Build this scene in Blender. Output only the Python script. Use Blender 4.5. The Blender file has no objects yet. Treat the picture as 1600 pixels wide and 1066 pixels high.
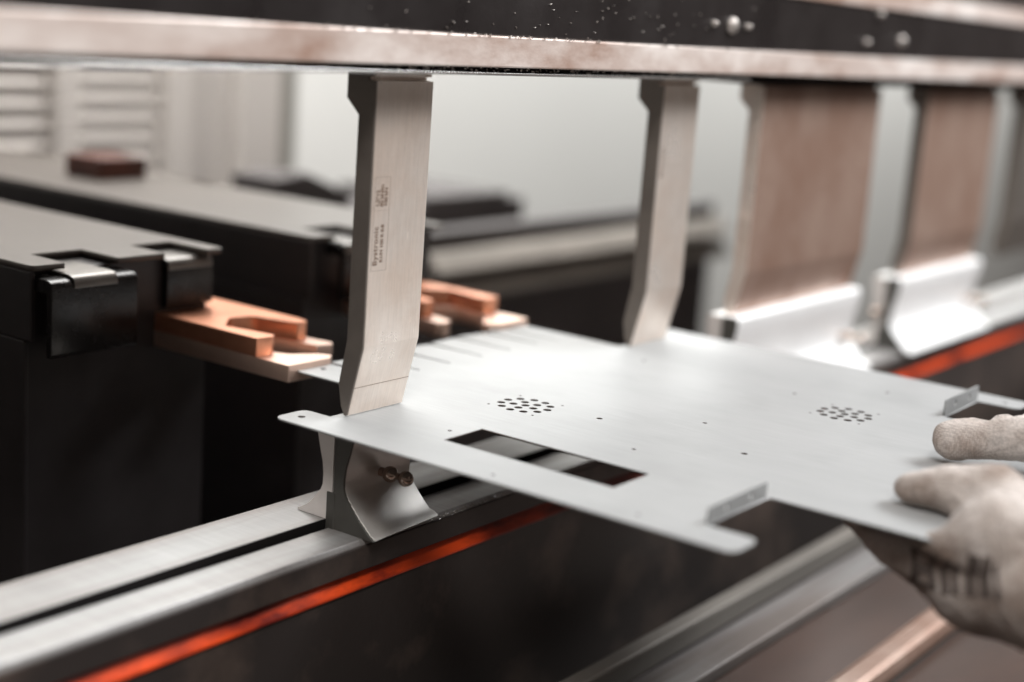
import bpy, bmesh, math, random
from mathutils import Vector, Matrix
random.seed(7)
S = 0.25                      # metres per layout unit
SC = bpy.context.scene
COL = SC.collection

# ------------------------------------------------------------------ camera
def norm(v): return Vector(v).normalized()
cd = bpy.data.cameras.new('camera')
cam = bpy.data.objects.new('camera', cd); COL.objects.link(cam)
right = norm((0.59481, -0.80076, 0.07062)); up = norm((0.12780, 0.18093, 0.97516)); fwd = norm((0.79364, 0.57101, -0.20996))
m = Matrix((right, up, -fwd)).transposed().to_4x4()
m.translation = Vector((0, 0, 1.0)) * S
cam.matrix_world = m
cd.sensor_width = 36.0
cd.lens = 36.0 * 2335 / 1600
cd.clip_start = 0.02; cd.clip_end = 60
cd.dof.use_dof = True
cd.dof.focus_distance = 3.86 * S
cd.dof.aperture_fstop = 2.1
SC.camera = cam

# ------------------------------------------------------------------ world, lamps, exposure
w = bpy.data.worlds.new('World'); SC.world = w; w.use_nodes = True
bg = w.node_tree.nodes['Background']
bg.inputs[0].default_value = (0.40, 0.325, 0.285, 1); bg.inputs[1].default_value = 0.27
def area(name, loc, target, sx, sy, power, col):
    l = bpy.data.lights.new(name, 'AREA'); l.shape = 'RECTANGLE'; l.size = sx; l.size_y = sy
    l.energy = power; l.color = col
    o = bpy.data.objects.new(name, l); COL.objects.link(o)
    o.location = Vector(loc) * S
    o.rotation_euler = (Vector(target) - Vector(loc)).to_track_quat('-Z', 'Y').to_euler()
    return o
area('ceiling_lamp_front', (3.4, -0.2, 5.8), (3.6, 1.9, 0), 2.2, 0.5, 13, (0.97, 0.985, 1.0))
area('fill_light_left', (-0.8, -0.9, 5.6), (2.2, 2.2, 0.4), 0.45, 0.45, 20, (1.0, 0.95, 0.91))  # added fill for the upright front faces, source unseen
area('fill_light_right', (9.0, -1.0, 5.8), (6.2, 2.3, 0), 1.4, 0.6, 62, (0.97, 0.985, 1.0))  # added to brighten the far dies, no such source visible
area('ceiling_lamp_rear', (4.6, 5.0, 5.2), (4.0, 4.2, 0), 0.7, 0.7, 15, (1.0, 0.96, 0.92))
area('fill_light_partition', (5.2, 4.9, 3.8), (5.4, 6.5, 0.3), 1.2, 0.3, 8.0, (1.0, 0.96, 0.93))  # added to lift the louvred partition, source unseen
area('fill_light_wall', (15.5, 6.6, 5.0), (15.5, 8.3, 0.6), 5.5, 0.5, 106, (0.98, 0.985, 0.97))  # added to brighten the back wall, source unseen
vs = SC.view_settings
vs.view_transform = 'Standard'; vs.look = 'None'; vs.exposure = 0.0; vs.gamma = 1.0
SC.cycles.use_denoising = True

# ------------------------------------------------------------------ materials
def mat(name, col, rough=0.5, metal=0.0, spec=0.5, var=0.0, vscale=8.0, vcol=None, bump=0.0, bscale=60.0,
        stretch=(1, 1, 1), rvar=0.0, aniso=0.0, contrast=(0.35, 0.65)):
    mt = bpy.data.materials.new(name); mt.use_nodes = True
    nt = mt.node_tree; n = nt.nodes; b = n['Principled BSDF']
    b.inputs['Base Color'].default_value = (*col, 1); b.inputs['Roughness'].default_value = rough
    b.inputs['Metallic'].default_value = metal; b.inputs['Specular IOR Level'].default_value = spec
    tc = n.new('ShaderNodeTexCoord'); mp = n.new('ShaderNodeMapping')
    mp.inputs['Scale'].default_value = stretch
    nt.links.new(tc.outputs['Object'], mp.inputs[0])
    if var > 0 or rvar > 0:
        nz = n.new('ShaderNodeTexNoise'); nz.inputs['Scale'].default_value = vscale; nz.inputs['Detail'].default_value = 7
        nz.inputs['Roughness'].default_value = 0.62
        nt.links.new(mp.outputs[0], nz.inputs['Vector'])
        rp = n.new('ShaderNodeValToRGB'); rp.color_ramp.elements[0].position = contrast[0]; rp.color_ramp.elements[1].position = contrast[1]
        nt.links.new(nz.outputs['Fac'], rp.inputs[0])
        if var > 0:
            mx = n.new('ShaderNodeMix'); mx.data_type = 'RGBA'
            v = vcol or tuple(c * (1 - var) for c in col)
            mx.inputs[6].default_value = (*v, 1); mx.inputs[7].default_value = (*col, 1)
            nt.links.new(rp.outputs[0], mx.inputs[0]); nt.links.new(mx.outputs[2], b.inputs['Base Color'])
        if rvar > 0:
            mr = n.new('ShaderNodeMapRange'); mr.inputs[3].default_value = rough + rvar; mr.inputs[4].default_value = max(0.05, rough - rvar)
            nt.links.new(rp.outputs[0], mr.inputs[0]); nt.links.new(mr.outputs[0], b.inputs['Roughness'])
    if bump > 0:
        nb = n.new('ShaderNodeTexNoise'); nb.inputs['Scale'].default_value = bscale; nb.inputs['Detail'].default_value = 4
        nt.links.new(mp.outputs[0], nb.inputs['Vector'])
        bp = n.new('ShaderNodeBump'); bp.inputs['Strength'].default_value = bump; bp.inputs['Distance'].default_value = 0.0006
        nt.links.new(nb.outputs['Fac'], bp.inputs['Height']); nt.links.new(bp.outputs[0], b.inputs['Normal'])
    if aniso: b.inputs['Anisotropic'].default_value = aniso
    return mt
M = {}
M['sheet'] = mat('zinc_sheet', (0.385, 0.392, 0.392), 0.46, 0.08, 0.10, var=0.13, vscale=6, bump=0.12, bscale=900, rvar=0.06, stretch=(1, 0.35, 1))
M['tool'] = mat('tool_steel', (0.87, 0.785, 0.715), 0.34, 0.55, var=0.25, vscale=18, vcol=(0.74, 0.62, 0.535), bump=0.2, bscale=1100, rvar=0.07)
M['tool_dark'] = mat('tool_steel_end_shade', (0.21, 0.185, 0.163), 0.5, 0.6, var=0.2, vscale=30, bump=0.2, bscale=900)  # darker tool steel: shade of the unlit end faces put into the colour
M['tool_brown'] = mat('tool_steel_brown', (0.45, 0.32, 0.26), 0.38, 0.4, var=0.3, vscale=13, vcol=(0.31, 0.19, 0.142), bump=0.15, bscale=700, stretch=(1, 1, 0.8), rvar=0.06)
M['die'] = mat('die_steel', (0.70, 0.675, 0.64), 0.38, 0.5, var=0.15, vscale=20, bump=0.1, bscale=900)
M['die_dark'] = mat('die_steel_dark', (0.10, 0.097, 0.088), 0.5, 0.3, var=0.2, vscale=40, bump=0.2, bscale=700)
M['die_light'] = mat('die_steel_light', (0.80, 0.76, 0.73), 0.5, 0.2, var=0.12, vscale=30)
M['rail'] = mat('rail_steel', (0.37, 0.37, 0.368), 0.42, 0.35, var=0.3, vscale=18, vcol=(0.20, 0.175, 0.16), bump=0.2, bscale=300, stretch=(0.12, 1.6, 1), rvar=0.06)
M['bed'] = mat('bed_dark_steel', (0.055, 0.046, 0.043), 0.42, 0.5, var=0.45, vscale=7, vcol=(0.16, 0.12, 0.10), bump=0.2, bscale=200, contrast=(0.30, 0.5))
M['red'] = mat('red_strip_plastic', (0.78, 0.075, 0.012), 0.34, 0.0, var=0.5, vscale=30, vcol=(0.16, 0.012, 0.006), contrast=(0.40, 0.56), stretch=(0.3, 1, 1))  # dark patches: oil dirt and uneven reflection, both put into the colour
M['ram'] = mat('ram_black_paint', (0.014, 0.0115, 0.0115), 0.33, 0.0, 0.4, var=0.3, vscale=12, vcol=(0.022, 0.018, 0.0175), bump=0.15, bscale=300, rvar=0.08)
M['clamp'] = mat('clamp_steel', (0.92, 0.84, 0.79), 0.38, 0.2, var=0.4, vscale=17, vcol=(0.40, 0.265, 0.21), bump=0.3, bscale=350, stretch=(0.5, 1, 1.1), rvar=0.08)
M['brown_dark'] = mat('brown_steel_plate', (0.085, 0.046, 0.033), 0.4, 0.2, var=0.35, vscale=8, vcol=(0.045, 0.026, 0.019), stretch=(0.4, 1, 1))
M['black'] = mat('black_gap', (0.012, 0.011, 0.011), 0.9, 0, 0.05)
M['gauge_top'] = mat('gauge_cover_paint', (0.13, 0.115, 0.103), 0.38, 0.1, var=0.1, vscale=10, bump=0.12, bscale=900)
M['gauge_dark'] = mat('gauge_dark_paint', (0.042, 0.037, 0.038), 0.42, 0.0, 0.4, bump=0.1, bscale=600, var=0.2, vscale=25)
M['holder'] = mat('holder_black_steel', (0.016, 0.014, 0.014), 0.24, 0.2, 0.5, var=0.3, vscale=60, bump=0.25, bscale=500, rvar=0.06)
M['cap'] = mat('cap_grey_steel', (0.22, 0.205, 0.19), 0.33, 0.5, var=0.3, vscale=40)
M['bolt'] = mat('bolt_steel', (0.46, 0.42, 0.39), 0.5, 0.6)
M['die_lit'] = mat('die_steel_lit', (0.96, 0.96, 0.955), 0.36, 0.15, var=0.1, vscale=14)  # die steel made paler: strong light on the far dies put into its colour
M['chrome'] = mat('worn_bright_steel', (0.75, 0.74, 0.72), 0.22, 0.9)
M['copper'] = mat('copper_finger', (0.84, 0.39, 0.24), 0.36, 0.75, var=0.15, vscale=30, bump=0.2, bscale=800, rvar=0.05)
M['foot'] = mat('finger_foot_sheen', (0.86, 0.63, 0.52), 0.36, 0.75, var=0.15, vscale=30, bump=0.2, bscale=800)  # finger copper made paler: reflected light painted into the colour
M['knob'] = mat('knob_bronze', (0.44, 0.35, 0.30), 0.12, 1.0)
M['frame'] = mat('frame_black', (0.10, 0.09, 0.09), 0.55, 0.0, 0.3, var=0.3, vscale=6)
M['beam_grey'] = mat('beam_grey', (0.24, 0.22, 0.195), 0.5, 0.2, var=0.25, vscale=5)
M['beam_light'] = mat('beam_light', (0.60, 0.555, 0.50), 0.4, 0.4, var=0.4, vscale=6, stretch=(0.5, 1, 1))
M['wall'] = mat('pale_wall', (0.74, 0.735, 0.71), 0.9, 0, 0.2, var=0.05, vscale=1.2)
M['white'] = mat('white_paint', (0.74, 0.705, 0.67), 0.5, 0, 0.4)
M['slat'] = mat('slat_cream', (0.78, 0.72, 0.68), 0.6, 0, 0.3)
M['post_dark'] = mat('post_grey', (0.30, 0.29, 0.26), 0.6)
M['print'] = mat('black_print', (0.12, 0.098, 0.087), 0.85)
M['etch'] = mat('etched_mark', (0.20, 0.135, 0.10), 0.7)
M['block_brown'] = mat('block_brown', (0.13, 0.035, 0.02), 0.5, var=0.6, vscale=30)
M['floor'] = mat('floor_concrete', (0.03, 0.028, 0.026), 0.7, var=0.3, vscale=3)
# rolling grain, smudges and hairline scratches on the sheet
def grain(mt, amount=0.10):
    nt = mt.node_tree; n = nt.nodes; b = n['Principled BSDF']; src = b.inputs['Base Color'].links[0].from_socket
    tc = n.new('ShaderNodeTexCoord')
    def noise(scale, st, lo, hi, a, bb, rot=0.0, det=3):
        mp = n.new('ShaderNodeMapping'); mp.inputs['Scale'].default_value = st; mp.inputs['Rotation'].default_value = (0, 0, rot)
        nt.links.new(tc.outputs['Object'], mp.inputs[0])
        nz = n.new('ShaderNodeTexNoise'); nz.inputs['Scale'].default_value = scale; nz.inputs['Detail'].default_value = det
        nt.links.new(mp.outputs[0], nz.inputs['Vector'])
        mr = n.new('ShaderNodeMapRange'); mr.inputs[1].default_value = lo; mr.inputs[2].default_value = hi; mr.inputs[3].default_value = a; mr.inputs[4].default_value = bb
        nt.links.new(nz.outputs['Fac'], mr.inputs[0]); return mr.outputs[0]
    for sock in (noise(60, (14, 0.35, 1), 0.35, 0.65, 1 - amount, 1.0), noise(16, (1, 1, 1), 0.52, 0.70, 1.0, 0.93, det=6), noise(90, (10, 0.06, 1), 0.70, 0.76, 1.0, 1.22, rot=0.5), noise(70, (12, 0.08, 1), 0.70, 0.75, 1.0, 0.80, rot=-0.9)):
        mx = n.new('ShaderNodeMix'); mx.data_type = 'RGBA'; mx.blend_type = 'MULTIPLY'; mx.inputs[0].default_value = 1
        nt.links.new(src, mx.inputs[6]); nt.links.new(sock, mx.inputs[7]); src = mx.outputs[2]
    nt.links.new(src, b.inputs['Base Color'])
grain(M['sheet'], 0.07); grain(M['tool'], 0.08); grain(M['rail'], 0.15)
# knitted glove
def glove_mat():
    mt = bpy.data.materials.new('knit_glove'); mt.use_nodes = True; nt = mt.node_tree; n = nt.nodes; b = n['Principled BSDF']
    b.inputs['Roughness'].default_value = 0.85; b.inputs['Specular IOR Level'].default_value = 0.15
    b.inputs['Sheen Weight'].default_value = 0.15
    tc = n.new('ShaderNodeTexCoord')
    nz = n.new('ShaderNodeTexNoise'); nz.inputs['Scale'].default_value = 26; nz.inputs['Detail'].default_value = 5
    nt.links.new(tc.outputs['Object'], nz.inputs['Vector'])
    rp = n.new('ShaderNodeValToRGB'); rp.color_ramp.elements[0].position = 0.36; rp.color_ramp.elements[1].position = 0.58
    rp.color_ramp.elements[0].color = (0.33, 0.255, 0.21, 1); rp.color_ramp.elements[1].color = (0.70, 0.635, 0.59, 1)
    nt.links.new(nz.outputs['Fac'], rp.inputs[0])
    vo = n.new('ShaderNodeTexVoronoi'); vo.inputs['Scale'].default_value = 780
    vo.inputs['Randomness'].default_value = 0.35
    nt.links.new(tc.outputs['Object'], vo.inputs['Vector'])
    mr = n.new('ShaderNodeMapRange'); mr.inputs[1].default_value = 0.25; mr.inputs[2].default_value = 0.7
    mr.inputs[3].default_value = 1.0; mr.inputs[4].default_value = 0.55
    nt.links.new(vo.outputs['Distance'], mr.inputs[0])
    mx = n.new('ShaderNodeMix'); mx.data_type = 'RGBA'; mx.blend_type = 'MULTIPLY'; mx.inputs[0].default_value = 1
    nt.links.new(rp.outputs[0], mx.inputs[6]); nt.links.new(mr.outputs[0], mx.inputs[7])
    nt.links.new(mx.outputs[2], b.inputs['Base Color'])
    bp = n.new('ShaderNodeBump'); bp.invert = True; bp.inputs['Strength'].default_value = 0.7; bp.inputs['Distance'].default_value = 0.0005
    nt.links.new(vo.outputs['Distance'], bp.inputs['Height']); nt.links.new(bp.outputs[0], b.inputs['Normal'])
    return mt
M['glove'] = glove_mat()

# ------------------------------------------------------------------ helpers
def link_mesh(name, me, mt, parent=None):
    o = bpy.data.objects.new(name, me); COL.objects.link(o)
    if mt is not None:
        me.materials.clear(); me.materials.append(M[mt] if isinstance(mt, str) else mt)
    if parent is not None:
        o.parent = parent; o.matrix_parent_inverse = parent.matrix_basis.inverted()
    return o
def finish(name, bm, mt, parent=None, bev=0.0, seg=2, smooth=None):
    bmesh.ops.recalc_face_normals(bm, faces=bm.faces[:])
    me = bpy.data.meshes.new(name); bm.to_mesh(me); bm.free()
    if smooth is not None:
        for p in me.polygons: p.use_smooth = True
        me.set_sharp_from_angle(angle=math.radians(smooth))
    o = link_mesh(name, me, mt, parent)
    if bev > 0:
        md = o.modifiers.new('bevel', 'BEVEL'); md.width = bev * S; md.segments = seg; md.limit_method = 'ANGLE'
        md.angle_limit = math.radians(28)
    return o
def box_bm(bm, x0, x1, y0, y1, z0, z1):
    v = [bm.verts.new(Vector((x, y, z)) * S) for x in (x0, x1) for y in (y0, y1) for z in (z0, z1)]
    for f in ((0, 1, 3, 2), (4, 6, 7, 5), (0, 4, 5, 1), (2, 3, 7, 6), (0, 2, 6, 4), (1, 5, 7, 3)):
        bm.faces.new([v[i] for i in f])
def box(name, x0, x1, y0, y1, z0, z1, mt, parent=None, bev=0.002):
    bm = bmesh.new(); box_bm(bm, x0, x1, y0, y1, z0, z1)
    return finish(name, bm, mt, parent, bev)
def loft_x(name, profs, mt, parent=None, bev=0.0, smooth=None, seg=2):
    """profs: list of (x, [(y,z),...]) with equal counts, joined in order, capped at both ends"""
    bm = bmesh.new(); rings = []
    for x, pr in profs:
        rings.append([bm.verts.new(Vector((x, y, z)) * S) for y, z in pr])
    n = len(rings[0])
    for a, b in zip(rings, rings[1:]):
        for i in range(n): bm.faces.new((a[i], a[(i + 1) % n], b[(i + 1) % n], b[i]))
    bm.faces.new(rings[0]); bm.faces.new(list(reversed(rings[-1])))
    return finish(name, bm, mt, parent, bev, seg, smooth)
def rounded(pts, rad=0.0, seg=5):
    """round polygon corners; pts entries (x,y) or (x,y,r)"""
    out = []; n = len(pts)
    for i in range(n):
        p = Vector(pts[i][:2]); r = pts[i][2] if len(pts[i]) > 2 else rad
        a = Vector(pts[i - 1][:2]); b = Vector(pts[(i + 1) % n][:2])
        if r <= 0: out.append((p.x, p.y)); continue
        da = (a - p); db = (b - p); la, lb = da.length, db.length; da.normalize(); db.normalize()
        ang = da.angle(db)
        t = min(r / math.tan(ang / 2), la * 0.49, lb * 0.49)
        p0 = p + da * t; p1 = p + db * t
        for k in range(seg + 1):
            s = k / seg
            q = p0 * (1 - s) ** 2 + p * 2 * s * (1 - s) + p1 * s ** 2
            out.append((q.x, q.y))
    return out
def circle(x, y, r, n=20):
    return [(x + r * math.cos(2 * math.pi * k / n), y + r * math.sin(2 * math.pi * k / n)) for k in range(n)]
def plate_mesh(name, loops, thick):
    """filled 2D outline with holes, thickness around z=0"""
    cu = bpy.data.curves.new(name, 'CURVE'); cu.dimensions = '2D'; cu.fill_mode = 'BOTH'; cu.extrude = thick * S / 2
    for lp in loops:
        sp = cu.splines.new('POLY'); sp.points.add(len(lp) - 1); sp.use_cyclic_u = True
        for i, (x, y) in enumerate(lp): sp.points[i].co = (x * S, y * S, 0, 1)
    tmp = bpy.data.objects.new('tmp', cu); COL.objects.link(tmp)
    dg = bpy.context.evaluated_depsgraph_get(); dg.update()
    me = bpy.data.meshes.new_from_object(tmp.evaluated_get(dg))
    bpy.data.objects.remove(tmp); bpy.data.curves.remove(cu)
    bm = bmesh.new(); bm.from_mesh(me); bmesh.ops.remove_doubles(bm, verts=bm.verts, dist=1e-6)
    bmesh.ops.recalc_face_normals(bm, faces=bm.faces[:])
    bm.to_mesh(me); bm.free(); me.name = name
    return me
def plate(name, loops, z0, z1, mt, parent=None):
    me = plate_mesh(name, loops, z1 - z0)
    me.transform(Matrix.Translation((0, 0, (z0 + z1) / 2 * S)))
    return link_mesh(name, me, mt, parent)
def lathe(name, prof, origin, axis, mt, parent=None, n=24):
    """prof: list of (along, radius)"""
    bm = bmesh.new(); ax = Vector(axis).normalized()
    u = ax.orthogonal().normalized(); v = ax.cross(u); rings = []
    for a, r in prof:
        if r <= 1e-6: rings.append([bm.verts.new((Vector(origin) + ax * a) * S)])
        else: rings.append([bm.verts.new((Vector(origin) + ax * a + u * r * math.cos(2 * math.pi * k / n) + v * r * math.sin(2 * math.pi * k / n)) * S) for k in range(n)])
    for a, b in zip(rings, rings[1:]):
        for k in range(n):
            if len(a) == 1 and len(b) == 1: continue
            if len(a) == 1: bm.faces.new((a[0], b[k], b[(k + 1) % n]))
            elif len(b) == 1: bm.faces.new((a[k], a[(k + 1) % n], b[0]))
            else: bm.faces.new((a[k], a[(k + 1) % n], b[(k + 1) % n], b[k]))
    for r in (rings[0], rings[-1]):
        if len(r) > 1: bm.faces.new(r)
    return finish(name, bm, mt, parent, 0, smooth=40)
def ball(cx, r, n=10, a0=-80, a1=80):
    return [(cx + r * math.sin(math.radians(a0 + (a1 - a0) * k / n)), r * math.cos(math.radians(a0 + (a1 - a0) * k / n))) for k in range(n + 1)]
def thing(name, label, cat, loc, group=None):
    o = bpy.data.objects.new(name, None); COL.objects.link(o)
    o.empty_display_size = 0.02; o.location = Vector(loc) * S
    o['label'] = label; o['category'] = cat
    if group: o['group'] = group
    return o
def tag(o, label, cat, group=None):
    o['label'] = label; o['category'] = cat
    if group: o['group'] = group
    return o
def struct(o): o['kind'] = 'structure'; return o

# ------------------------------------------------------------------ setting: floor and wall
struct(box('floor', -20, 40, -20, 13, -4.3, -4.2, 'floor', bev=0))
struct(box('wall', -10, 60, 8.3, 8.6, -4.2, 9, 'wall', bev=0))

# ------------------------------------------------------------------ press bed
bed = thing('press_bed', 'long steel lower beam with pale rails, slot and red stripe, under the dies', 'press bed', (3.5, 2.45, -1.6))
X0, X1 = -1.5, 16
loft_x('rear_rail', [(X0, [(2.457, -0.265), (2.457, -0.36), (2.64, -0.36), (2.64, -0.272), (2.615, -0.272), (2.610, -0.265)]),
                     (X1, [(2.457, -0.265), (2.457, -0.36), (2.64, -0.36), (2.64, -0.272), (2.615, -0.272), (2.610, -0.265)])], 'rail', bed, 0.002)
box('slot_shade', X0, X1, 2.4425, 2.4545, -0.36, -0.300, 'black', bed, 0)  # black filler standing in for the shade inside the slot
box('slot_wall_shade', X0, X1, 2.4545, 2.4568, -0.36, -0.2662, 'black', bed, 0)  # black strip painting the shade on the rear rail's front wall
loft_x('front_rail', [(x, [(2.442, -0.285), (2.442, -0.36), (2.330, -0.36), (2.322, -0.297), (2.328, -0.285)]) for x in (X0, X1)], 'rail', bed, 0.002)
box('front_plate', X0, X1, 2.317, 2.44, -0.3645, -0.300, 'bed', bed, 0.003)
loft_x('red_strip', [(x, [(2.319, -0.414), (2.319, -0.408), (2.343, -0.3652), (2.44, -0.3652), (2.44, -0.414)]) for x in (X0, X1)], 'red', bed, 0.002)
box('apron', X0, X1, 2.325, 2.64, -1.6, -0.4145, 'bed', bed, 0.003)

# ------------------------------------------------------------------ ram (upper beam)
ram = thing('press_ram', 'black upper beam with stained steel clamp strip, above the punches', 'press ram', (3.5, 2.5, 0.86))
box('beam_face', X0, X1, 2.306, 2.80, 0.958, 1.135, 'ram', ram, 0.003)
box('upper_strip', X0, X1, 2.300, 2.80, 1.136, 1.205, 'clamp', ram, 0.004)
box('upper_body', X0, X1, 2.32, 2.9, 1.206, 7.0, 'bed', ram, 0.004)
box('clamp_strip', X0, X1, 2.300, 2.62, 0.879, 0.957, 'clamp', ram, 0.004)
box('gap_strip', X0, X1, 2.325, 2.60, 0.866, 0.8785, 'black', ram, 0)
box('lip', X0, 4.42, 2.303, 2.56, 0.8585, 0.8655, 'chrome', ram, 0.001)
box('lower_strip', 4.425, X1, 2.330, 2.56, 0.848, 0.8655, 'black', ram, 0.001)
for bx_, bz, r in ((4.26, 1.03, 0.026), (5.63, 1.023, 0.022), (4.14, 1.032, 0.010), (4.36, 1.03, 0.010), (5.30, 1.01, 0.012), (5.40, 1.115, 0.013)):
    lathe('bolt', [(-0.004, r), (0.006, r), (0.014, r * 0.8), (0.018, r * 0.45), (0.019, 0)], (bx_, 2.306, bz), (0, -1, 0), 'bolt', ram, 14)
# swarf flakes stuck to the ram
bm = bmesh.new()
def flake(x, y, z, ln, wd, ang):
    d = Vector((math.cos(ang), 0, math.sin(ang))); p = Vector((-math.sin(ang), 0, math.cos(ang))); t = Vector((0, -0.0016, 0))
    c = Vector((x, y, z)); q = [c - d * ln - p * wd, c + d * ln - p * wd * .6, c + d * ln * .9 + p * wd, c - d * ln + p * wd * .7]
    a = [bm.verts.new(k * S) for k in q]; b = [bm.verts.new((k + t + Vector((0, -random.random() * .003, 0))) * S) for k in q]
    bm.faces.new(a); bm.faces.new(b[::-1])
    for i in range(4): bm.faces.new((a[i], b[i], b[(i + 1) % 4], a[(i + 1) % 4]))
for k in range(60):
    flake(random.triangular(2.3, 4.6, 3.4), 2.3055, random.uniform(0.961, 1.11), random.uniform(0.001, 0.0042), random.uniform(0.0005, 0.0011), random.uniform(-1.2, 1.9))
for k in range(150):
    flake(random.triangular(1.9, 4.6, 3.2), 2.324, random.uniform(0.8665, 0.877), random.uniform(0.0012, 0.0035), random.uniform(0.0006, 0.0014), random.uniform(0, 3.1))
for k in range(60):
    flake(random.uniform(2.2, 4.5), 2.2995, 0.957 + random.uniform(-0.0015, 0.003), random.uniform(0.001, 0.004), random.uniform(0.0006, 0.0013), random.uniform(0, 3.1))
fl = finish('swarf', bm, 'bolt'); fl['kind'] = 'stuff'
tag(fl, 'tiny bright metal shavings stuck to the black upper beam', 'swarf')

bm = bmesh.new()
for k in range(110):
    flake(random.triangular(2.9, 3.5, 2.95), 2.3205, random.uniform(-0.299, -0.288), random.uniform(0.001, 0.003), random.uniform(0.0006, 0.0014), random.uniform(0, 3.1))
fl2 = finish('swarf', bm, 'chrome'); fl2['kind'] = 'stuff'
tag(fl2, 'row of tiny bright metal shavings on the front rail edge beside the small die', 'swarf')

# ------------------------------------------------------------------ punches
PP = [(2.394, 0.858), (2.394, 0.8455), (2.410, 0.8440), (2.410, 0.8365), (2.388, 0.8345), (2.388, 0.186), (2.4135, 0.078), (2.431, 0.0032), (2.439, 0.0032), (2.451, 0.026),
      (2.462, 0.080), (2.441, 0.197), (2.439, 0.751), (2.479, 0.789), (2.479, 0.858)]
punches = []
def punch(x0, x1, label, body, end):
    t = thing('punch', label, 'punch', ((x0 + x1) / 2, 2.43, 0.0), 'upper bending tools hanging from the ram')
    e = 0.006
    loft_x('body', [(x0 + e, PP), (x1, PP)], body, t, 0.0015)
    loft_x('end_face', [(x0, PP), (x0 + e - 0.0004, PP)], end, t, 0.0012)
    # fine seam of the hardened tip
    return t
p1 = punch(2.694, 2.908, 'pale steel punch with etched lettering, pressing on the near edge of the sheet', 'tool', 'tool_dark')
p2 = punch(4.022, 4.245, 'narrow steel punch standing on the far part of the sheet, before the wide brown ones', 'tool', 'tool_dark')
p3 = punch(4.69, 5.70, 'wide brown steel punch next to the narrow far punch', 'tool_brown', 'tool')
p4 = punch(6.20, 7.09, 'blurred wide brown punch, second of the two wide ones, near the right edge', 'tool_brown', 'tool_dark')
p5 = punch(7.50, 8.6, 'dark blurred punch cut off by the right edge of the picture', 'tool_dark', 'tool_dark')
# tip seam line on the near punch
def on_front(z):
    pts = [(0.186, 2.388), (0.078, 2.4135), (0.001, 2.431)]
    for (z0, y0), (z1, y1) in zip(pts, pts[1:]):
        if z <= z0 and z >= z1: return y0 + (y1 - y0) * (z0 - z) / (z0 - z1)
box('tip_seam', 2.70, 2.907, 2.4132, 2.418, 0.0765, 0.0778, 'etch', p1, 0)
# etched lettering
def text_mesh(txt, size, width=None):
    cu = bpy.data.curves.new('marking', 'FONT'); cu.body = txt; cu.size = size * S; cu.align_x = 'LEFT'; cu.offset = 0.0006 * S
    cu.space_character = width or 1.0
    tmp = bpy.data.objects.new('tmp', cu); COL.objects.link(tmp)
    dg = bpy.context.evaluated_depsgraph_get(); dg.update()
    me = bpy.data.meshes.new_from_object(tmp.evaluated_get(dg)); bpy.data.objects.remove(tmp); bpy.data.curves.remove(cu)
    return me
def mark(txt, x, z, size, parent, y=2.3874, sp=None):
    me = text_mesh(txt, size, sp)
    # text runs upward on a face looking to -Y: local x -> +Z, local y -> -X
    me.transform(Matrix(((0, -1, 0, x * S), (0, 0, 0, y * S), (1, 0, 0, z * S), (0, 0, 0, 1))))
    return link_mesh('marking', me, 'etch', parent)
mark('Bystronic', 2.729, 0.388, 0.0225, p1, sp=1.12)
mark('R1/H 100 R 0.8', 2.749, 0.395, 0.0150, p1)
for i, tx in enumerate(('1.2312', '60 kN/m', '100 kN')):
    mark(tx, 2.727 + i * 0.0150, 0.533, 0.0165, p1, sp=0.92)
bm = bmesh.new(); t_ = 0.0006
for (a, b, c, d) in ((2.709, 2.7098, 0.375, 0.605), (2.765, 2.7658, 0.375, 0.605), (2.709, 2.7658, 0.375, 0.3758), (2.709, 2.7658, 0.605, 0.6058), (2.709, 2.7658, 0.524, 0.5246)):
    box_bm(bm, a, b, 2.3875, 2.3881, c, d)
finish('marking', bm, mat('etch_faint', (0.36, 0.29, 0.25), 0.6), p1)
mark('Bystronic', 4.055, 0.55, 0.020, p2, sp=1.2)

# ------------------------------------------------------------------ dies
def half(side, foot, lift=0.0):
    # side -1 = front (towards operator), +1 = rear ; returns the closed (y,z) profile of one half of the die
    pr = [(0.002, -0.0085), (0.050, -0.0085), (0.0595, -0.014), (0.0605, -0.026), (0.058, -0.048), (0.050, -0.080), (0.0385, -0.118), (0.0345, -0.149), (0.0350, -0.175), (0.042, -0.192), (0.058, -0.211)]
    if side < 0: pr += [(0.074, -0.228), (0.092, -0.2455), (0.109, -0.2600), (0.126, foot + 0.009), (0.140, foot + 0.0015), (0.142, foot), (0.120, -0.2846), (0.002, -0.2846)]
    else: pr += [(0.072, -0.228), (0.088, -0.242), (0.104, -0.252), (0.118, -0.258), (0.118, -0.2642), (0.002, -0.2642)]
    return [(2.433 + side * y, z + lift * max(0.0, min(1.0, (z + 0.15) / 0.14))) for y, z in pr]
def knob(parent, x, z):
    pr = [(-0.01, 0.012), (0.016, 0.012)] + ball(0.034, 0.0215, 8, -55, 60) + [(0.055, 0.009), (0.066, 0.009)] + ball(0.086, 0.0205, 10, -60, 90)
    o = lathe('knob', pr, (x, 2.40, z), (0, -1, 0), 'knob', parent, 24)
    return o
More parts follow.
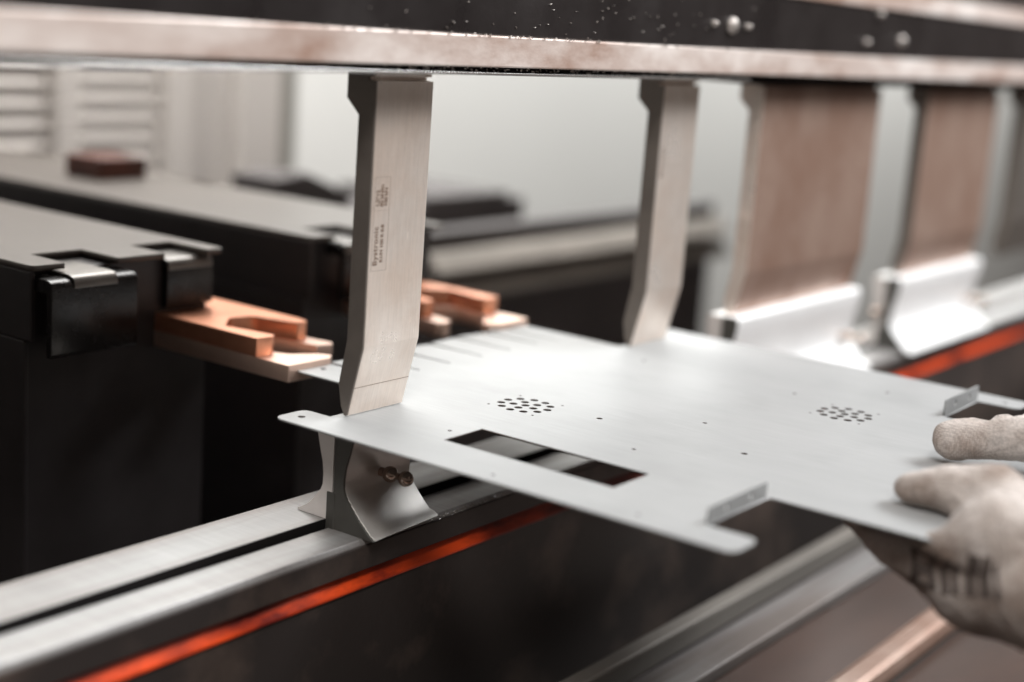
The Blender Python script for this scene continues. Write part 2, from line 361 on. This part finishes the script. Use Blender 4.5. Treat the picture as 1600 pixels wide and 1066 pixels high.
def die(x0, x1, label, kx, lift=0.0, dm='die'):
    t = thing('die', label, 'die', ((x0 + x1) / 2, 2.433, -0.264), 'lower bending tools standing on the bed rails')
    e = 0.008
    loft_x('front_half', [(x0 + e, half(-1, -0.2835, lift)), (x1, half(-1, -0.272 if x1 - x0 < .5 else -0.282, lift))], dm, t, 0.001, smooth=25)
    loft_x('rear_half', [(x0 + e, half(1, 0, lift)), (x1, half(1, 0, lift))], dm, t, 0.001, smooth=25)
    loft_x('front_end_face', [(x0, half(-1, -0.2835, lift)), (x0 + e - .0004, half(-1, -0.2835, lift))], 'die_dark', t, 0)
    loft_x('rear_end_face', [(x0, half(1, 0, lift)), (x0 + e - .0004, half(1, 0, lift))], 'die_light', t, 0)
    box('tang', x0 - 0.002, x1, 2.425, 2.4520, -0.299, -0.19, 'die_dark', t, 0.002)
    for k in kx: knob(t, k, -0.155)
    return t
die(2.660, 2.915, 'small flared steel die with ball knob under the near edge of the sheet', [2.80])
die(4.00, 4.23, 'narrow steel die mostly hidden beneath the sheet and the second punch', [4.1])
die(4.64, 5.70, 'wide brightly lit steel die under the first wide brown punch', [5.60], 0.040, 'die_lit')
d4 = die(6.11, 7.12, 'wide brightly lit die farthest to the right, beside the red stripe', [7.02], 0.040, 'die_lit')
lathe('pin', [(-0.01, 0.016), (0.03, 0.016)] + ball(0.04, 0.022, 8, -60, 90), (6.11, 2.452, -0.126), (-1, 0, 0), 'knob', d4)

# ------------------------------------------------------------------ sheet metal blank
TH = 0.005
sheet = thing('sheet_metal_blank', 'large pale zinc sheet blank with tabs, vent holes and rectangular window, clamped under punch', 'metal sheet', (3.48, 1.9, -TH))
CX = 3.48
def mir(p): return (2 * CX - p[0],) + tuple(p[1:])
near = [(2.947, 0.62, 0.02), (2.947, 1.378, 0.0), (2.940, 1.385, 0), (2.668, 1.385, 0.0), (2.668, 1.262, 0.03), (2.557, 1.262, 0.03), (2.557, 2.548, 0.03), (2.668, 2.548, 0.025), (2.668, 2.462, 0.004),
        (2.944, 2.462, 0.004), (2.944, 2.866, 0.035)]
# comb of tabs along the rear edge
comb = []
slits = [3.09, 3.235, 3.375, 3.53, 3.672, 3.815, 3.925]
for i, x in enumerate(slits):
    yb = 2.862 - 0.012 * (i % 2)
    comb += [(x - 0.009, yb, 0.012), (x - 0.005, 2.645, 0), (x + 0.005, 2.645, 0), (x + 0.009, yb + 0.006, 0.012)]
far_ = [mir(p) for p in reversed(near)]
outline = rounded(near + comb + far_, 0.0)
holes = [[(2.730, 1.658), (2.883, 1.658), (2.883, 2.146), (2.730, 2.146)]]
def vent(cx, cy):
    out = [circle(cx, cy, 0.0115)]
    for k in range(5):
        a = math.radians(90 + 20 + k * 72); out.append(circle(cx + .0335 * math.cos(a), cy + .0335 * math.sin(a), 0.0115))
    for k in range(11):
        a = math.radians(15 + k * 360 / 11); out.append(circle(cx + .0665 * math.cos(a), cy + .0665 * math.sin(a), 0.0115))
    for dx, dy in ((-.068, .072), (.078, -.066), (-.068, -.072), (.072, .07)): out.append(circle(cx + dx, cy + dy, 0.0042, 12))
    return out
holes += vent(3.158, 2.213) + vent(3.802, 1.587)
for x, y, r in ((2.805, 2.187, .006), (3.206, 2.008, .0085), (3.395, 1.80, .0065), (3.031, 1.793, .006), (3.217, 1.589, .0085), (2.598, 1.895, .0045),
                (2.612, 2.505, .010), (3.02, 2.82, .009), (3.905, 1.79, .006), (4.155, 1.61, .006), (4.362, 1.895, .0045), (2.612, 1.52, .0045), (4.34, 1.32, .009), (3.9, 2.3, .006)):
    holes.append(circle(x, y, r, 16))
pl = plate('plate', [outline] + holes, -TH, 0, 'sheet', sheet)
M['cut_edge'] = mat('laser_cut_edge', (0.09, 0.075, 0.065), 0.5, 0.5)
pl.data.materials.append(M['cut_edge'])
bb = bmesh.new()
for p in pl.data.polygons:      # walls of the punched openings are oxide dark, the sheared outer rim is bright
    if abs(p.normal.z) < 0.5:
        c = p.center / S
        if 2.70 < c.x < 4.26 and 1.40 < c.y < 2.44 or (p.area < 1.2e-6 * 2 and any(math.hypot(c.x - q[0], c.y - q[1]) < 0.012 for q in ((2.612, 2.505), (3.02, 2.82), (2.598, 1.895), (2.612, 1.52)))):
            p.material_index = 1
bb.free()
def upflange(x0, x1, h):
    # short wall folded up from the front edge with two holes
    loops = [rounded([(x0, 0.0, 0), (x1, 0.0, 0), (x1, h, 0.008), (x0, h, 0.008)])]
    L = x1 - x0
    for s in (0.30, 0.72): loops.append(circle(x0 + L * s, h * 0.52, 0.009, 16))
    me = plate_mesh('flange', loops, TH)
    # x -> X, y -> Z, thickness -> Y
    me.transform(Matrix(((1, 0, 0, 0), (0, 0, -1, (1.385 + TH / 2) * S), (0, 1, 0, 0.0005 * S), (0, 0, 0, 1))))
    return link_mesh('flange', me, 'sheet', sheet)
upflange(2.672, 2.936, 0.037); upflange(2 * CX - 2.936, 2 * CX - 2.672, 0.046)

# ------------------------------------------------------------------ back gauges
def gauge(dx, label, mirror):
    t = thing('back_gauge', label, 'back gauge', (dx + 2.79, 4.4, -0.1), 'back gauge housings behind the punches')
    xa, xb = dx + 2.452, dx + 3.123
    n1 = (dx + 2.56, dx + 2.735); n2 = (dx + 2.905, dx + 3.06)
    lp = rounded([(xa, 6.0, 0), (xa, 3.37, 0.02), (n1[0], 3.37, 0.006), (n1[0], 3.53, 0.004), (n1[1], 3.53, 0.004), (n1[1], 3.363, 0.004), (n2[0], 3.363, 0.004), (n2[0], 3.522, 0.004),
                  (n2[1], 3.522, 0.004), (n2[1], 3.35, 0.004), (xb, 3.35, 0.02), (xb, 6.0, 0)])
    plate('cover_top', [lp], 0.244, 0.26, 'gauge_top', t)
    loft_x('cover_side', [(xa - 0.004, [(3.372, 0.05), (3.372, 0.2435), (6.0, 0.2435), (6.0, 0.05)]), (xa + 0.012, [(3.372, 0.05), (3.372, 0.2435), (6.0, 0.2435), (6.0, 0.05)])], 'gauge_dark', t, 0.004)
    box('body', xa + 0.016, xb - 0.004, 3.54, 6.0, -1.45, 0.243, 'gauge_dark', t, 0.004)
    box('front_panel', xa + 0.016, xb - 0.006, 3.412, 3.535, -1.45, 0.236, 'gauge_dark', t, 0.004)
    box('lower_panel', xa - 0.004, xa + 0.012, 3.40, 6.0, -1.45, 0.048, 'gauge_dark', t, 0.004)
    # two hanging stop holders with rounded tops in the notches
    def holder(x0, x1, y0, z0, cap0, cap1):
        prof = [(3.50, 0.228), (y0 + 0.03, 0.228), (y0 + 0.012, 0.224), (y0 + 0.003, 0.217), (y0, 0.205), (y0, z0 + .01), (y0 + .006, z0), (y0 + 0.022, z0), (y0 + .024, 0.19), (3.50, 0.19)]
        h = loft_x('stop_holder', [(x0, prof), (x1, prof)], 'holder', t, 0.003, smooth=35)
        pr2 = [(3.50, 0.2370), (y0 + 0.03, 0.2365), (y0 + 0.012, 0.2335), (y0 + 0.001, 0.227), (y0 - 0.004, 0.216), (y0 - 0.0045, 0.202), (y0 - 0.0006, 0.202), (y0 + 0.0025, 0.2185), (y0 + 0.0115, 0.2255), (y0 + 0.03, 0.2295), (3.50, 0.2295)]
        loft_x('holder_cap', [(cap0, pr2), (cap1, pr2)], 'cap', h, 0.0, smooth=45)
        return h
    if not mirror:
        holder(dx + 2.462, dx + 2.755, 3.30, 0.012, dx + 2.535, dx + 2.68)
        holder(dx + 2.936, dx + 3.117, 3.385, 0.086, dx + 2.938, dx + 3.108)
        fx = 2.915
    else:
        holder(dx + 2.565, dx + 2.655, 3.33, 0.04, dx + 2.57, dx + 2.65)
        holder(dx + 2.69, dx + 2.87, 3.385, 0.086, dx + 2.692, dx + 2.866)
        fx = 2 * CX - 2.915
    # copper coloured stepped stop finger
    sg = -1 if mirror else 1
    def q(a, b, r=0.0): return (fx + sg * (a - 2.915), b, r)
    up_ = [q(2.915, 3.60), q(2.915, 2.982, 0.004), q(2.965, 2.976, 0.012), q(2.992, 2.985, 0.022), q(2.975, 3.08, 0.02), q(2.958, 3.158, 0.012), q(3.045, 3.235, 0.035), q(3.125, 3.215, 0.04), q(3.152, 3.10, 0.03), q(3.162, 3.062, 0.012), q(3.205, 3.062, 0.02),
           q(3.217, 3.12, 0.02), q(3.217, 3.60)]
    lo_ = [q(2.914, 3.60), q(2.914, 2.852, 0.003), q(3.075, 2.850, 0.006), q(3.110, 2.872, 0.015), q(3.095, 2.905, 0.02), q(3.02, 2.955, 0.01), q(2.995, 3.0, 0.01), q(2.98, 3.10, 0.02), q(3.05, 3.20, 0.04), q(3.13, 3.19, 0.04),
           q(3.150, 3.05, 0.015), q(3.165, 2.985, 0.01), q(3.215, 2.968, 0.02), q(3.232, 2.99, 0.012), q(3.218, 3.10, 0.01), q(3.218, 3.60)]
    f = plate('stop_finger', [rounded(up_)], 0.0185, 0.072, 'copper', t)
    plate('finger_foot', [rounded(lo_)], -0.03, 0.018, 'foot', f)
    for o in (f, f.children[0]):
        md = o.modifiers.new('bevel', 'BEVEL'); md.width = 0.0025 * S; md.segments = 2; md.limit_method = 'ANGLE'; md.angle_limit = math.radians(50)
    return t
gauge(0.0, 'nearer of two back gauge housings with beige lid, black stop holders and copper finger', False)
gauge(1.077, 'farther back gauge housing with beige lid, partly behind the pale near punch', True)
bmb = bmesh.new(); box_bm(bmb, 3.815, 4.05, 4.81, 5.03, 0.2603, 0.345)
tag(finish('small_block', bmb, 'block_brown', None, 0.008), 'small reddish brown block lying on the farther housing lid', 'block')

# ------------------------------------------------------------------ rear of the machine
fr = thing('frame_backdrop', 'black backdrop plates added for the dark void behind the bed and below the back gauges', 'machine frame', (4, 5, -1.6))  # black plates added as backdrop where only dark void shows
box('base_plate', -2, 9.5, 2.65, 9, -1.6, -1.5, 'frame', fr, 0)
box('rear_plate', -2, 5.5, 6.25, 6.35, -1.5, -0.12, 'frame', fr, 0)
gb = thing('guide_beam', 'blurred grey guide beam with pale stripe running behind the punches', 'guide beam', (9, 4.7, -0.4))
box('upper_rail', 5.60, 8.55, 4.62, 4.76, -0.100, -0.060, 'frame', gb, 0.005)
loft_x('pale_rail', [(x, [(4.49, -0.245), (4.49, -0.232), (4.56, -0.150), (4.615, -0.150), (4.615, -0.245)]) for x in (5.60, 8.55)], 'beam_light', gb, 0.006)
box('core', 5.60, 8.55, 4.625, 4.88, -1.5, -0.101, 'frame', gb, 0.0)
loft_x('lower_rail', [(x, [(4.48, -0.385), (4.48, -0.372), (4.53, -0.285), (4.615, -0.285), (4.615, -0.385)]) for x in (5.60, 8.55)], 'beam_grey', gb, 0.008)
rh = thing('rear_housing', 'dark blurred housing with slanted lid behind the guide beam', 'housing', (6.2, 5.2, -0.5))
box('lid', 6.05, 6.75, 4.95, 5.6, 0.02, 0.06, 'frame', rh, 0.01)
box('body', 5.55, 6.9, 4.95, 5.5, -0.5, 0.018, 'frame', rh, 0.01)
sd = thing('drive_box', 'dark blurred lump behind the farther housing, left of the near punch', 'drive box', (5.2, 5.4, 0))
loft_x('body', [(4.98, [(5.0, 0.0), (5.0, 0.19), (5.3, 0.19), (5.3, 0.0)]), (5.18, [(5.0, 0.0), (5.0, 0.215), (5.3, 0.215), (5.3, 0.0)]), (5.5, [(5.0, 0.0), (5.0, 0.10), (5.3, 0.10), (5.3, 0.0)])], 'frame', sd, 0.01)
lou = thing('louvred_partition', 'white louvred partition with upright posts at the upper left', 'partition', (5.4, 6.6, -1.5))
for a, b in ((4.86, 5.01), (5.60, 5.77), (6.14, 6.47), (3.9, 4.05)):
    box('post', a, b, 6.47, 6.62, -1.5, 1.6, 'white', lou, 0.01)
box('dark_post', 6.49, 6.62, 6.5, 6.62, -1.5, 1.6, 'post_dark', lou, 0.01)
box('backing', 3.4, 6.5, 6.66, 6.70, -1.5, 1.6, 'slat', lou, 0)
for x0, x1, dz in ((4.06, 4.85, 0.0), (5.02, 5.59, 0.03), (5.78, 6.13, 0.045)):
    for k in range(13):
        z = -0.35 + k * 0.105 + dz
        bmv = bmesh.new()
        vv = [bmv.verts.new(Vector(p) * S) for p in ((x0, 6.545, z), (x1, 6.545, z), (x1, 6.64, z + 0.100), (x0, 6.64, z + 0.100), (x0, 6.545, z + 0.018), (x1, 6.545, z + 0.018), (x1, 6.64, z + 0.118), (x0, 6.64, z + 0.118))]
        for fidx in ((0, 1, 2, 3), (4, 7, 6, 5), (0, 4, 5, 1), (1, 5, 6, 2), (2, 6, 7, 3), (3, 7, 4, 0)): bmv.faces.new([vv[i] for i in fidx])
        finish('slat', bmv, 'white', lou)

# ------------------------------------------------------------------ front support rails
fs = thing('front_support', 'blurred front support table of parallel steel rails below the operator hand', 'support table', (4.3, 1.7, -1.0))
box('thin_rail', X0, 12, 2.055, 2.115, -0.88, -0.80, 'beam_grey', fs, 0.008)
box('channel', X0, 12, 1.968, 2.054, -1.0, -0.88, 'frame', fs, 0)
box('pale_rail', X0, 12, 1.835, 1.964, -0.88, -0.80, 'rail', fs, 0.008)
box('brown_plate', X0, 12, 1.575, 1.833, -0.93, -0.83, 'brown_dark', fs, 0.008)
box('bright_rail', X0, 12, 1.465, 1.572, -0.88, -0.80, 'tool_brown', fs, 0.03)
box('front_plate', X0, 12, 1.1, 1.462, -1.0, -0.86, 'brown_dark', fs, 0.008)

# ------------------------------------------------------------------ gloved hands
def hand(name, chains, label, voxel=0.0055):
    bm = bmesh.new()
    def caps(p0, r0, p1, r1):
        b2 = bmesh.new()
        for p, r in ((p0, r0), (p1, r1)):
            bmesh.ops.create_icosphere(b2, subdivisions=3, radius=r * S, matrix=Matrix.Translation(Vector(p) * S))
        res = bmesh.ops.convex_hull(b2, input=b2.verts[:])
        junk = [g for g in res['geom_interior'] if isinstance(g, bmesh.types.BMVert)]
        bmesh.ops.delete(b2, geom=junk, context='VERTS')
        bmesh.ops.recalc_face_normals(b2, faces=b2.faces[:])
        tmp = bpy.data.meshes.new('t'); b2.to_mesh(tmp); b2.free(); bm.from_mesh(tmp); bpy.data.meshes.remove(tmp)
    for ch in chains:
        for a, b in zip(ch, ch[1:]): caps(a[:3], a[3], b[:3], b[3])
    me = bpy.data.meshes.new(name); bm.to_mesh(me); bm.free()
    tmp = bpy.data.objects.new('tmp', me); COL.objects.link(tmp)
    md = tmp.modifiers.new('r', 'REMESH'); md.mode = 'VOXEL'; md.voxel_size = voxel * S
    ms = tmp.modifiers.new('s', 'SMOOTH'); ms.iterations = 7; ms.factor = 0.6
    tx = bpy.data.textures.new('wrinkle', 'CLOUDS'); tx.noise_scale = 0.022
    mdp = tmp.modifiers.new('d', 'DISPLACE'); mdp.texture = tx; mdp.strength = 0.0042; mdp.mid_level = 0.5
    tx2 = bpy.data.textures.new('crease', 'CLOUDS'); tx2.noise_scale = 0.007; tx2.noise_depth = 1
    md2 = tmp.modifiers.new('d2', 'DISPLACE'); md2.texture = tx2; md2.strength = 0.0009; md2.mid_level = 0.5
    dg = bpy.context.evaluated_depsgraph_get(); dg.update()
    m2 = bpy.data.meshes.new_from_object(tmp.evaluated_get(dg)); bpy.data.objects.remove(tmp)
    for p in m2.polygons: p.use_smooth = True
    o = link_mesh(name, m2, 'glove'); tag(o, label, 'gloved hand', 'hands of the operator'); return o
nearhand = [
    [(3.148, 1.137, 0.039, 0.036), (3.150, 1.105, 0.046, 0.044), (3.157, 1.063, 0.056, 0.053), (3.177, 0.965, 0.052, 0.078), (3.12, 0.90, -0.02, 0.10)],       # thumb on top of the sheet
    [(3.140, 1.270, -0.050, 0.028), (3.085, 1.165, -0.078, 0.036), (3.066, 1.095, -0.088, 0.047), (3.069, 1.035, -0.092, 0.068), (3.055, 0.955, -0.087, 0.105)],
    [(2.985, 1.010, -0.022, 0.030), (2.978, 0.955, -0.010, 0.056), (3.015, 0.888, 0.012, 0.106)],
    [(3.135, 1.215, -0.068, 0.030), (3.155, 1.12, -0.095, 0.036), (3.16, 1.02, -0.09, 0.045), (3.12, 0.92, -0.06, 0.085)],
    [(3.215, 1.19, -0.066, 0.030), (3.235, 1.10, -0.095, 0.036), (3.225, 1.0, -0.09, 0.044), (3.14, 0.90, -0.05, 0.085)],
    [(3.290, 1.13, -0.058, 0.026), (3.300, 1.06, -0.085, 0.032), (3.27, 0.97, -0.08, 0.04), (3.15, 0.88, -0.04, 0.08)],
    [(3.162, 0.956, 0.018, 0.085), (3.124, 0.887, -0.02, 0.125), (3.036, 0.929, -0.095, 0.108), (3.018, 0.836, -0.084, 0.112), (2.965, 0.706, -0.065, 0.1123), (2.864, 0.537, -0.049, 0.1103)],
]
h1 = hand('gloved_hand', nearhand, 'blurred gloved hand with dark print on the cuff, pinching the front sheet edge')
farhand = [
    [(3.570, 1.195, 0.058, 0.052), (3.595, 1.125, 0.070, 0.049), (3.612, 1.045, 0.088, 0.056), (3.645, 0.928, 0.090, 0.075), (3.66, 0.80, 0.05, 0.11)],
    [(3.600, 1.165, 0.075, 0.036), (3.606, 1.16, 0.080, 0.035)], [(3.640, 1.100, 0.092, 0.038), (3.645, 1.095, 0.094, 0.037)], [(3.685, 1.040, 0.110, 0.042), (3.69, 1.03, 0.11, 0.042)],
    [(3.62, 1.20, -0.06, 0.034), (3.64, 1.08, -0.08, 0.04), (3.65, 0.96, -0.04, 0.06), (3.66, 0.80, 0.04, 0.11)],
    [(3.71, 1.22, -0.06, 0.034), (3.73, 1.10, -0.08, 0.04), (3.72, 0.96, -0.04, 0.06), (3.68, 0.80, 0.04, 0.11)],
    [(3.80, 1.19, -0.06, 0.034), (3.81, 1.08, -0.08, 0.04), (3.79, 0.96, -0.04, 0.06), (3.70, 0.80, 0.04, 0.11)],
    [(3.88, 1.12, -0.055, 0.030), (3.885, 1.03, -0.075, 0.035), (3.85, 0.93, -0.03, 0.05), (3.72, 0.80, 0.04, 0.11)],
    [(3.68, 0.80, 0.04, 0.12), (3.66, 0.62, 0.05, 0.11), (3.60, 0.40, 0.06, 0.11)],
]
h2 = hand('gloved_hand', farhand, 'sharper knitted glove thumb resting on the sheet behind the other hand', voxel=0.005)
# printed marks wrapped on the cuff of the near glove
from mathutils.bvhtree import BVHTree
tree = BVHTree.FromPolygons([v.co.copy() for v in h1.data.vertices], [list(p.vertices) for p in h1.data.polygons])
def print_patch(c, du, dv, hw, hh, ring=False):
    """small grid wrapped on the glove surface"""
    c = Vector(c); du = Vector(du).normalized(); dv = Vector(dv).normalized(); inward = dv.cross(du).normalized()
    bmv = bmesh.new(); N = 8; g = {}
    for i in range(N + 1):
        for j in range(N + 1):
            p = (c + du * hw * (2 * i / N - 1) + dv * hh * (2 * j / N - 1)) * S
            hit, nn, idx, dist = tree.ray_cast(p - inward * 0.2, inward)
            if hit is not None: g[i, j] = bmv.verts.new(hit + nn * 0.0004)
    for i in range(N):
        for j in range(N):
            if ring and 2 <= i < N - 2 and (1 <= j < 3 or 5 <= j < 7): continue
            ks = ((i, j), (i + 1, j), (i + 1, j + 1), (i, j + 1))
            if all(k in g for k in ks): bmv.faces.new([g[k] for k in ks])
    me = bpy.data.meshes.new('print_mark'); bmv.to_mesh(me); bmv.free()
    for p in me.polygons: p.use_smooth = True
    return link_mesh('print_mark', me, 'print', h1)
for c, hw, hh, ring in (((2.824, 0.913, -0.036), 0.0128, 0.0383, True),
                        ((2.839, 0.892, -0.039), 0.0064, 0.0383, False),
                        ((2.847, 0.879, -0.040), 0.0051, 0.0332, False),
                        ((2.863, 0.863, -0.026), 0.0089, 0.0434, False),
                        ((2.875, 0.846, -0.025), 0.0077, 0.0434, False),
                        ((2.884, 0.831, -0.031), 0.0038, 0.0357, False)):
    print_patch(c, right, up, hw, hh, ring)
